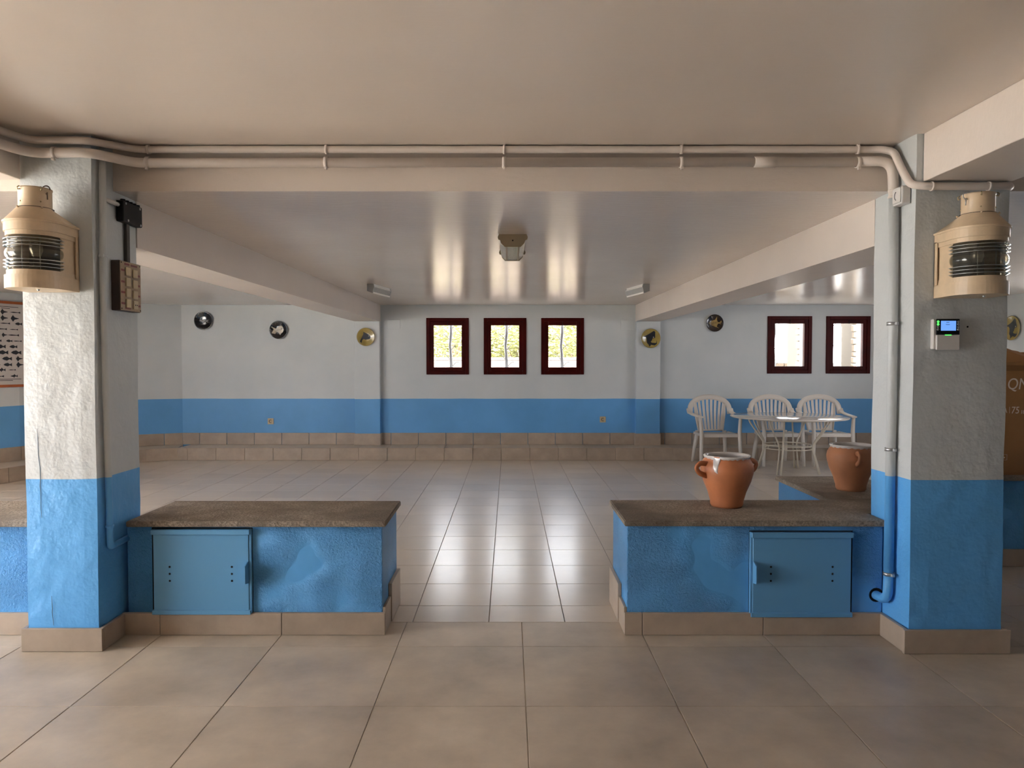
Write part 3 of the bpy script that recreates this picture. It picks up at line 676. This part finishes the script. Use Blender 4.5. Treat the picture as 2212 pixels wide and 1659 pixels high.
def plate(loc, r, mat, motif, mm, label, rz=0, flip=1, extra=None):
    e = empty('wall_plate', loc, label=label, category='plate', group='painted ceramic wall plates')
    e.rotation_euler = (PI / 2, 0, rz)                                # local +z points into the room
    MB().lathe([(.0001, .004), (.45 * r, .004), (.55 * r, .008), (.72 * r, .016), (.93 * r, .027), (r, .030), (r, .033), (.93 * r, .031), (.70 * r, .021), (.52 * r, .012), (.42 * r, .009), (.0001, .009)], 40).build('dish', mat, e)
    # motif follows the dish: triangulated and dropped onto the profile
    mb = MB(); fish_poly(mb, [(x * flip, y) for x, y in FISH[motif]], r * .92, 0)
    bm = bmesh.new(); vs = [bm.verts.new(v) for v in mb.v]
    for f in mb.f: bm.faces.new([vs[i] for i in f])
    bmesh.ops.subdivide_edges(bm, edges=bm.edges[:], cuts=3, use_grid_fill=True)
    pr = [(0, .009), (.42, .009), (.52, .012), (.70, .021), (.93, .031), (1, .033)]
    for v in bm.verts:
        q = math.hypot(v.co.x, v.co.y) / r
        for (a, za), (b, zb) in zip(pr, pr[1:]):
            if a <= q <= b: v.co.z = za + (zb - za) * (q - a) / (b - a) + .0008
    me = bpy.data.meshes.new('fish_motif'); bm.to_mesh(me); bm.free(); link('fish_motif', me, mm, e)
    rr = random.Random(int(loc[0] * 100))
    eye = (.30 * flip if motif != 'angel' else -.42 * flip, .12)
    MB().lathe([(.0001, .0012), (.05 * r, .0012), (.055 * r, 0)], 12, M4=Matrix.Translation((eye[0] * r, eye[1] * r, .0095))).build('fish_eye', 'cream' if mm == 'ink' else 'ink', e)
    for k in range(extra or 0):
        a = rr.uniform(1.2, 3.3); q = rr.uniform(.74, .9)
        MB().lathe([(.0001, .001), (.025 * r, .001), (.03 * r, 0)], 8, M4=Matrix.Translation((q * r * math.cos(a), q * r * math.sin(a), .0245 + (q - .74) * .04))).build('bubble', 'cream', e)
    return e
plate((-4.41, BACK, 1.967), .134, 'plate_k', 'small', 'dimfish', 'nearly black wall plate, leftmost on the rear wall', extra=5)
plate((-3.325, BACK, 1.833), .131, 'plate_k', 'round', 'cream', 'black wall plate with a pale round fish', extra=4)
plate((-2.046, 10.35, 1.729), .130, 'plate_y', 'butter', 'ink', 'ochre wall plate with a dark fish on the left pilaster')
plate((2.033, 10.35, 1.709), .138, 'plate_y', 'scalar', 'ink', 'ochre wall plate with a black angelfish on the right pilaster')
plate((2.976, BACK, 1.933), .125, 'plate_b', 'angel', 'gold', 'dark brown wall plate with a golden fish left of the right windows')
plate((6.2, 8.86, 1.785), .15, 'plate_y', 'scalar', 'ink', 'ochre wall plate with a dark fish above the cardboard box', rz=-PI / 2)

# ------------------------------------------------------------------ sockets and blank covers on the rear wall
def outlet(x, z, label):
    e = empty('power_socket', (x, BACK, z), label=label, category='socket', group='power sockets in the blue band')
    MB().box(-.043, .043, -.010, 0, -.043, .043, .003).build('plate', 'switch', e)
    MB().tube(arc((0, -.0105, 0), .021, .9, 2 * PI - .9, 16, 'xz'), .003, 6).build('socket_ring', 'hole', e)
    for q in (-.009, .013): MB().lathe([(.0001, .0112), (.0035, .0112), (.0035, .009)], 8, M4=Matrix.Translation((q, 0, 0)) @ Matrix.Rotation(PI / 2, 4, 'X')).build('socket_hole', 'hole', e)
outlet(-3.459, .51, 'cream power socket in the blue band below the black fish plate')
outlet(1.366, .536, 'cream power socket in the blue band near the right pilaster')
def cover(x, z, label):
    e = empty('blank_cover', (x, BACK, z), label=label, category='cover plate', group='blank covers by the pilasters')
    MB().box(-.095, .095, -.008, 0, -.07, .07, .003).build('lid', 'wall', e)
    for s_ in (-.08, .08): MB().lathe([(.0001, .0095), (.004, .0095), (.004, .008)], 8, M4=Matrix.Translation((s_, 0, 0)) @ Matrix.Rotation(PI / 2, 4, 'X')).build('screw', 'wall', e)
cover(-1.665, 1.915, 'painted blank cover high beside the left pilaster')
cover(1.716, 1.906, 'painted blank cover high beside the right pilaster')

# ------------------------------------------------------------------ ceiling lamps
fl = empty('ceiling_lamp', (.026, 4.72, CI), label='unlit fluorescent batten with prismatic cover in mid ceiling', category='ceiling lamp')
cap = [(-.090, 0), (.090, 0), (.098, -.018), (.094, -.034), (.082, -.038), (.074, -.060), (.052, -.082), (-.052, -.082), (-.074, -.060), (-.082, -.038), (-.094, -.034), (-.098, -.018)]
for yy, nm in ((0, 'end_cap'), (.64, 'end_cap')): MB().prism([(x, z) for x, z in cap], yy, yy + .012, 'y').build(nm, 'lampbody', fl)
MB().box(-.085, .085, .012, .64, -.034, 0).build('tray', 'lampbody', fl)
dc = [(-.084, -.036), (-.07, -.060), (-.048, -.078), (.048, -.078), (.07, -.060), (.084, -.036)]
MB().prism(dc, .013, .639, 'y').build('diffuser', 'diff', fl)
for x in (-.04, .04): MB().box(x - .006, x + .006, .02, .63, -.081, -.078, .001).build('diffuser_rib', 'lampbody', fl)
MB().lathe([(.0001, 0), (.005, 0), (.005, .002)], 12, M4=Matrix.Translation((0, -.0006, -.040)) @ Matrix.Rotation(-PI / 2, 4, 'X')).build('cable_hole', 'hole', fl)
def emlight(x, y, s_, label):
    e = empty('emergency_light', (x, y, CI), rz=s_ * .19, label=label, category='emergency light', group='emergency lights near the beams')
    q = -s_                                                        # the lit side looks towards the middle of the room
    P = [(q * -.05, 0), (q * .022, 0), (q * .03, -.03), (q * .012, -.098), (q * -.05, -.075)]
    for yy in (0, .51): MB().prism(P, yy, yy + .012, 'y').build('end_cap', 'grey_btn', e)
    MB().prism([(q * -.048, 0), (q * .02, 0), (q * .02, -.03), (q * -.048, -.03)], .012, .51, 'y').build('tray', 'white', e)
    MB().prism([(q * -.046, -.03), (q * .028, -.03), (q * .012, -.084), (q * -.046, -.07)], .013, .509, 'y').build('diffuser', 'diff', e)
    MB().prism([(q * .008, -.084), (q * .018, -.084), (q * .016, -.098), (q * .006, -.098)], .012, .51, 'y').build('lower_lip', 'white', e)
    MB().prism([(q * .021, -.02), (q * .027, -.02), (q * .031, -.032), (q * .025, -.032)], .012, .51, 'y').build('upper_lip', 'white', e)
emlight(-1.455, 7.66, -1, 'small ceiling emergency light near the left beam')
emlight(1.445, 7.66, 1, 'small ceiling emergency light near the right beam')

# ------------------------------------------------------------------ terracotta pots
PROF = [(.0, .080), (.012, .087), (.03, .088), (.08, .102), (.14, .127), (.185, .139), (.21, .141), (.235, .136), (.252, .126), (.262, .119), (.270, .121), (.277, .124), (.281, .121)]
def rad(z):
    for (a, ra), (b, rb) in zip(PROF, PROF[1:]):
        if a <= z <= b: return ra + (rb - ra) * (z - a) / (b - a)
    return PROF[-1][1]
def pot(loc, rz, mat, label, long_drips):
    e = empty('clay_pot', loc, rz, label=label, category='pot', group='terracotta pots on the stone tops')
    prof = [(.0001, .0)] + [(r_, z_) for z_, r_ in PROF] + [(.112, .276), (.112, .262), (.128, .235), (.130, .2), (.09, .05), (.0001, .03)]
    MB().lathe(prof, 48).build('body', mat, e)
    n = 96; vs = []; rr = random.Random(3); K = 9
    dep = [.010 + .006 * abs(math.sin(i * .7)) + rr.uniform(0, .004) for i in range(n)]
    for a, wd, d in long_drips:
        for i in range(n):
            q = (2 * PI * i / n - a + PI) % (2 * PI) - PI
            if abs(q) < wd: dep[i] = max(dep[i], d * (1 - .35 * (abs(q) / wd) ** 2))
    for i in range(n):
        a = 2 * PI * i / n
        for k in range(K):
            z = .2815 - dep[i] * k / (K - 1); q = rad(min(z, .281)) + .0012 + (0 if k else -.001)
            vs.append((q * math.cos(a), q * math.sin(a), z))
        vs[-1] = (vs[-1][0] * .988, vs[-1][1] * .988, vs[-1][2])
    fs = [(i * K + k, ((i + 1) % n) * K + k, ((i + 1) % n) * K + k + 1, i * K + k + 1) for i in range(n) for k in range(K - 1)]
    MB().add(vs, fs, True).build('glaze_rim', 'glaze', e, label='white glaze running down from the rim')
    MB().lathe([(.1215, .282), (.1115, .2775), (.1115, .262), (.1272, .235), (.129, .2), (.1, .10), (.0001, .09)], 40).build('glazed_inside', 'glaze', e)
    for s_ in (-1, 1):
        pts = fillet([(s_ * .124, 0, .236), (s_ * .170, 0, .244), (s_ * .200, 0, .222), (s_ * .180, 0, .190), (s_ * .128, 0, .172)], .022, 5)
        MB().tube(pts, [.0125 + .005 * abs(i / (len(pts) - 1) - .5) for i in range(len(pts))], 12, up=(1, 0, 0), flat=.62).build('handle', mat, e)
    return e
pot((1.19, 3.915, .576), math.radians(20), 'terra', 'glossy terracotta pot with white glaze drips on the front low wall', [(math.radians(208), .13, .045), (math.radians(205), .055, .085), (math.radians(212), .05, .105), (math.radians(235), .05, .02)])
pot((2.108, 4.42, .576), math.radians(78), 'terra2', 'matt terracotta pot partly hidden by the right column', [(math.radians(90), .1, .02)])

# ------------------------------------------------------------------ garden table and chairs
tb = empty('garden_table', (3.49, 8.97, 0), math.radians(-37), label='round cream garden table with thin curved metal legs', category='table')
MB().lathe([(.0001, .676), (.69, .676), (.70, .684), (.70, .692), (.692, .697), (.0001, .697)], 64).build('tabletop', 'tabletop', tb)
MB().lathe([(.47, .655), (.48, .655), (.48, .676), (.47, .676)], 40).build('support_ring', 'tablemetal', tb)
for k in range(4):
    a = k * PI / 2; R = Matrix.Rotation(a, 4, 'Z')
    lg = None
    for s_ in (-1, 1):
        pts = fillet([(.475, s_ * .085, .672), (.455, s_ * .08, .60), (.30, s_ * .024, .36), (.292, s_ * .020, .29), (.375, s_ * .022, 0)], .09, 6)
        mb = MB().tube(pts, .0105, 10, M4=R)
        if lg is None: lg = mb.build('leg', 'tablemetal', tb)
        else: mb.build('leg_rod', 'tablemetal', lg)
for z, r_ in ((.338, .288), (.296, .285)): MB().tube(arc((0, 0, z), r_, 0, 2 * PI, 40, 'xy'), .007, 8, caps=False).build('waist_ring', 'tablemetal', tb)
for k in range(4):
    a = k * PI / 2 + PI / 4
    MB().tube(arc((.285 * math.cos(a), .285 * math.sin(a), .317), .021, 0, 2 * PI, 14, 'xz'), .005, 6).build('ring_scroll', 'tablemetal', tb)
def chair():
    e = empty('plastic_chair', (0, 0, 0), category='chair', group='cream plastic armchairs at the round table')
    m = 'chair'
    # seat: thin dished panel with a front lip
    vs = []; nx, ny = 10, 8
    for j in range(ny + 1):
        v = j / ny; y = -.235 + .44 * v
        for i in range(nx + 1):
            u = i / nx * 2 - 1; hw = .235 - .045 * v
            vs.append((u * hw, y, .432 - .02 * v - .010 * (1 - u * u) * math.sin(PI * v) - (.022 if j == 0 else 0)))
    fs = [(j * (nx + 1) + i, j * (nx + 1) + i + 1, (j + 1) * (nx + 1) + i + 1, (j + 1) * (nx + 1) + i) for j in range(ny) for i in range(nx)]
    st = MB().add(vs, fs, True).build('seat', m, e); md = st.modifiers.new('thickness', 'SOLIDIFY'); md.thickness = .012
    MB().box(-.225, .225, -.242, -.228, .385, .430, .004).build('seat_apron', m, e)
    for s_ in (-1, 1):
        MB().tube([(s_ * .262, -.252, 0), (s_ * .258, -.24, .2), (s_ * .250, -.225, .43), (s_ * .262, -.215, .60), (s_ * .268, -.21, .645)], [.025, .029, .033, .028, .026], 8, flat=.8).build('leg', m, e)
        MB().tube([(s_ * .225, .285, 0), (s_ * .212, .24, .2), (s_ * .185, .195, .43)], [.025, .031, .037], 8, flat=.8).build('leg', m, e)
        arm = fillet([(s_ * .262, -.245, .650), (s_ * .275, -.10, .655), (s_ * .287, .10, .665), (s_ * .288, .235, .685), (s_ * .286, .262, .73)], .08, 5)
        MB().tube(arm, .036, 10, flat=.4).build('armrest', m, e)
        MB().box(s_ * .23 - .015, s_ * .23 + .015, -.22, .18, .39, .425, .004).build('seat_rail', m, e)
    back = lambda z: .205 + (z - .43) * .19
    ar = []
    for i in range(25):
        t = PI * i / 24; x = .270 * math.cos(t); z = .705 + .185 * max(0, math.sin(t)) ** .85
        ar.append((x, back(z) - .018 * (1 - abs(math.cos(t)) ** 2) * 0, z))
    MB().tube([(.275, back(.66), .66)] + ar + [(-.275, back(.66), .66)], .037, 10, flat=.5, up=(0, 1, 0)).build('back_arch', m, e)
    for k in range(8):
        u = (k - 3.5) / 3.5; xb, xt = u * .150, u * .205
        zt = .705 + .185 * max(0, 1 - (xt / .27) ** 2) ** .45 - .005
        w = .0155 if 0 < k < 7 else .024
        n = 6; vs = []
        for q in range(n + 1):
            t = q / n; z = .435 + (zt - .435) * t; x = xb + (xt - xb) * t ** 1.15; y = back(z) + .022 * math.sin(PI * t) * (1 - u * u * .6)
            for a, b in ((-w, -.005), (w, -.005), (w, .005), (-w, .005)): vs.append((x + a, y + b, z))
        fs = [(q * 4 + i, q * 4 + (i + 1) % 4, (q + 1) * 4 + (i + 1) % 4, (q + 1) * 4 + i) for q in range(n) for i in range(4)] + [(3, 2, 1, 0), tuple(n * 4 + i for i in range(4))]
        MB().add(vs, fs).build('slat', m, e)
    MB().tube([(-.165, .205, .438), (0, .222, .438), (.165, .205, .438)], .016, 8, flat=.7).build('back_rail', m, e)
    for s_ in (-1, 1):
        MB().tube([(s_ * .165, .205, .43), (s_ * .205, back(.66), .66), (s_ * .212, back(.82), .83)], [.022, .02, .016], 8, flat=.5).build('back_stile', m, e)
    return e
c0 = chair()
spots = [((2.765, 9.62, 0), .02, 'cream plastic armchair on the left, standing clear of the round table'),
         ((3.605, 9.66, 0), .0, 'cream plastic armchair in the middle behind the round table'),
         ((4.27, 9.66, 0), -.04, 'cream plastic armchair on the right behind the round table')]
for i, (l, a, lab) in enumerate(spots):
    c = c0 if i == 0 else copy_tree(c0)
    c.location = l; c.rotation_euler = (0, 0, a); c['label'] = lab

# ------------------------------------------------------------------ poster of fish on the left wall
dv = Vector((-6.32 + 5.95, 7.9 - 8.75, 0)).normalized()               # along the wall towards the camera
pc = Vector((-5.95, 8.75, 1.58)) + dv * .30
po = empty('fish_poster', pc, math.atan2(-dv.y, -dv.x), label='orange-framed poster of fish silhouettes on the left wall', category='poster')
PW, PH = .40, .515
MB().box(-PW + .02, PW - .02, -.012, -.001, -PH + .02, PH - .02).build('print', 'paper', po)
MB().box(-PW, PW, -.022, 0, PH - .032, PH, .002).build('frame_rail', 'orange', po); MB().box(-PW, PW, -.022, 0, -PH, -PH + .032, .002).build('frame_rail', 'orange', po)
MB().box(-PW, -PW + .03, -.022, 0, -PH + .032, PH - .032, .002).build('frame_rail', 'orange', po); MB().box(PW - .03, PW, -.022, 0, -PH + .032, PH - .032, .002).build('frame_rail', 'orange', po)
mb = MB(); rr = random.Random(12)
sh = {'a': [(-1, 0), (-.5, .22), (-.1, .3), (.1, .6), (.2, .25), (.6, .08), (1, .4), (.85, 0), (1, -.35), (.6, -.06), (.2, -.2), (.0, -.55), (-.1, -.22), (-.5, -.16)],
      'b': [(-1, .0), (-.6, .3), (0, .45), (.5, .12), (1, .4), (.8, 0), (1, -.4), (.5, -.12), (0, -.4), (-.6, -.25)],
      'c': [(-1, .0), (-.3, .12), (.6, .06), (1, .2), (1, -.18), (.6, -.05), (-.3, -.1)],
      'd': [(-.6, 0), (-.1, .75), (.3, .25), (1.2, .06), (1.2, -.04), (.3, -.25), (-.1, -.75)]}
z = .385
while z > -.40:
    x = -.33 + rr.uniform(0, .06)
    while x < .34:
        k = rr.choice('aabbbccd'); f = rr.uniform(.034, .062) * (1.2 if k == 'c' else 1)
        P_ = [(x + px * f * rr.choice((1,)), z + pz * f) for px, pz in sh[k]]
        bm = bmesh.new(); vv = [bm.verts.new((a, -.0126, b)) for a, b in P_]; fc = bm.faces.new(vv); bmesh.ops.triangulate(bm, faces=[fc]); bm.verts.index_update()
        mb.add([v.co.copy() for v in bm.verts], [[v.index for v in q.verts] for q in bm.faces]); bm.free()
        x += f * 2 + rr.uniform(.015, .05)
    z -= rr.uniform(.06, .075)
for a, b, zz in ((-.3, -.1, .445), (.05, .3, .445), (.1, .2, .425), (-.1, .32, -.42), (.05, .22, -.435)): mb.add([(a, -.0126, zz), (b, -.0126, zz), (b, -.0126, zz + .006), (a, -.0126, zz + .006)], [(0, 1, 2, 3)])
mb.build('printed_fish', 'ink', po)

# ------------------------------------------------------------------ cardboard box
cb = empty('cardboard_box', (0, 0, .604), label='large brown television carton with open flaps on the low wall', category='box')
bx0, bx1, by0, by1, bh = 3.05, 4.85, 4.83, 5.06, .70
def sheet(name, x0, x1, y0, y1, z0, z1): return MB().box(x0, x1, y0, y1, z0, z1).build(name, 'card', cb)
sheet('front_panel', bx0, bx1, by0, by0 + .006, 0, bh); sheet('rear_panel', bx0, bx1, by1 - .006, by1, 0, bh)
sheet('side_panel', bx0, bx0 + .006, by0 + .006, by1 - .006, 0, bh); sheet('side_panel', bx1 - .006, bx1, by0 + .006, by1 - .006, 0, bh)
sheet('bottom_panel', bx0 + .006, bx1 - .006, by0 + .006, by1 - .006, 0, .006)
def flap(p, name):
    mb = MB(); n = len(p); d = Vector((0, .004, .003)); vs = [Vector(q) for q in p] + [Vector(q) + d for q in p]
    mb.add(vs, [tuple(range(n)), tuple(reversed(range(n, 2 * n)))] + [(i, (i + 1) % n, n + (i + 1) % n, n + i) for i in range(n)]); mb.build(name, 'card', cb)
flap([(bx0, by0, bh), (bx1, by0, bh), (bx1 - .05, by0 - .06, bh + .045), (3.46, by0 - .055, bh + .035), (3.39, by0 - .07, bh + .06), (bx0 + .03, by0 - .06, bh + .045)], 'front_flap')
flap([(bx0, by1 - .01, bh), (bx1, by1 - .01, bh), (bx1 - .08, by1 + .02, bh + .14), (3.56, by1 - .02, bh + .125), (3.47, by1 - .03, bh + .155), (bx0 + .1, by1 - .02, bh + .15)], 'rear_flap')
flap([(3.34, by0 + .02, bh + .02), (3.60, by0 + .03, bh + .05), (3.50, by0 + .12, bh + .13), (3.38, by0 + .11, bh + .15)], 'loose_flap')
def text(s, x, z, size, name, shear=.12):
    c = bpy.data.curves.new(name, 'FONT'); c.body = s; c.size = size; c.extrude = .0006; c.shear = shear
    o = bpy.data.objects.new(name, c); COL.objects.link(o); bpy.context.view_layer.update()
    me = bpy.data.meshes.new_from_object(o.evaluated_get(bpy.context.evaluated_depsgraph_get())); bpy.data.objects.remove(o)
    me.materials.clear(); link(name, me, 'print', cb, loc=(x, by0 - .0012, z), rot=(PI / 2, 0, 0)).scale = (.84, 1, 1)
text('QN', 3.340, .576, .108, 'printed_text', .16)
text('A', 3.318, .418, .05, 'printed_text', .1); text('75', 3.372, .414, .066, 'printed_text', .12); text('189', 3.436, .412, .036, 'printed_text', .1)
MB().box(3.362, 3.364, by0 - .001, by0, .415, .459).build('printed_bar', 'print', cb)
for a, b, c_, d in ((3.30, 3.352, .136, .1375), (3.30, 3.352, .100, .1015), (3.3505, 3.352, .100, .1375), (3.315, 3.338, .113, .121)): MB().box(a, b, by0 - .001, by0, c_, d).build('printed_mark', 'print', cb)

# ------------------------------------------------------------------ outside
MB().box(-40, -6.9, -30, 60, -.4, -.12).box(-6.9, 40, 10.76, 60, -.4, -.12).box(-6.9, -5.42, -30, 3.3, -.4, -.12).build('ground', 'ground', kind='structure', label='pale sunlit ground outside the windows')
def tree(loc, h, spread, n, seed, label, z0):
    e = empty('garden_tree', loc, label=label, category='tree', group='trees outside the rear windows')
    rr = random.Random(seed)
    MB().tube([(0, 0, -.1), (.05, .05, h * .35), (.0, .1, h * .7)], [.09, .07, .03], 8).build('trunk', 'bark', e)
    for k in range(5):
        a = k * 1.3; MB().tube([(.03, .05, h * (.3 + .06 * k)), (.5 * spread * math.cos(a), .5 * spread * math.sin(a), h * (.5 + .07 * k))], [.03, .012], 6).build('branch', 'bark', e)
    mb = MB()
    for _ in range(n):
        a = rr.uniform(0, 2 * PI); q = spread * rr.random() ** .5; zz = rr.uniform(z0, h)
        k = 1 - ((zz - (z0 + h) / 2) / ((h - z0) / 2)) ** 2
        c = Vector((q * math.cos(a) * (k * .6 + .4), q * math.sin(a) * (k * .6 + .4) * .7, zz))
        s_ = rr.uniform(.028, .05); R = Matrix.Rotation(rr.uniform(0, 6.3), 3, 'Z') @ Matrix.Rotation(rr.uniform(-1.2, 1.2), 3, 'X')
        mb.add([c + R @ Vector(v) * s_ for v in ((-1, 0, 0), (0, -.45, .1), (1.1, 0, -.1), (0, .45, .1))], [(0, 1, 2, 3)])
    mb.build('foliage', 'leaf', e, kind='stuff')
tree((-1.15, 14.6, 0), 2.5, 1.15, 3800, 1, 'bright yellow-green tree seen through the first of the three middle windows', 1.2)
tree((.17, 13.36, 0), 2.35, .6, 1800, 2, 'bright yellow-green tree seen through the second of the three middle windows', 1.45)
tree((1.45, 14.6, 0), 2.5, 1.05, 3400, 3, 'bright yellow-green tree seen through the third of the three middle windows', 1.4)
gw = empty('garden_wall', (0, 12.75, 0), label='low pale plastered garden wall outside the middle windows', category='garden wall')
MB().box(-2.6, 2.4, 0, .2, -.12, 1.40, .01).build('wall_body', 'plaster', gw); MB().box(-2.605, 2.405, -.004, .204, 1.40, 1.455, .012).build('coping', 'plaster', gw)
hg = empty('garden_hedge', (0, 16.6, 0), label='tall yellow-green hedge behind the trees outside the middle windows', category='hedge')
MB().box(-3.0, 3.0, .25, .45, -.12, 2.45).build('inner_twigs', 'leaf', hg)
mb = MB(); rr = random.Random(9)
for _ in range(9000):
    c = Vector((rr.uniform(-3.1, 3.1), rr.gauss(0, .14), rr.uniform(-.05, 2.6))); s_ = rr.uniform(.04, .075)
    R_ = Matrix.Rotation(rr.uniform(0, 6.3), 3, 'Z') @ Matrix.Rotation(rr.uniform(-1.3, 1.3), 3, 'X')
    mb.add([c + R_ @ Vector(v) * s_ for v in ((-1, 0, 0), (0, -.5, .1), (1.1, 0, -.1), (0, .5, .1))], [(0, 1, 2, 3)])
mb.build('foliage', 'leaf', hg, kind='stuff')
def stone_wall(x0, x1, y0, y1, z1, label, seed):
    e = empty('stone_pier', (0, 0, 0), label=label, category='stone wall', group='stone masonry outside the right windows')
    MB().box(x0 + .02, x1 - .02, y0 + .02, y1, -.12, z1).build('core', 'mortar', e)
    rr = random.Random(seed); z = -.1
    while z < z1 - .05:
        h = rr.uniform(.09, .16); x = x0 - rr.uniform(0, .03)
        while x < x1 - .04:
            w = min(rr.uniform(.12, .26), x1 + rr.uniform(0, .03) - x)
            MB().box(x, x + w - .014, y0 - rr.uniform(0, .02), y0 + .1, z, min(z + h - .014, z1 + .05), .012).build('stone', 'stone', e); x += w
        z += h
stone_wall(5.31, 5.75, 13.2, 13.8, 3.0, 'sandstone pier seen through the fourth window', 4)
stone_wall(6.33, 7.2, 13.2, 13.8, 3.0, 'sandstone pier seen through the rightmost window', 5)
stone_wall(4.9, 7.2, 14.4, 14.8, 1.36, 'low sandstone wall behind the two piers outside', 6)
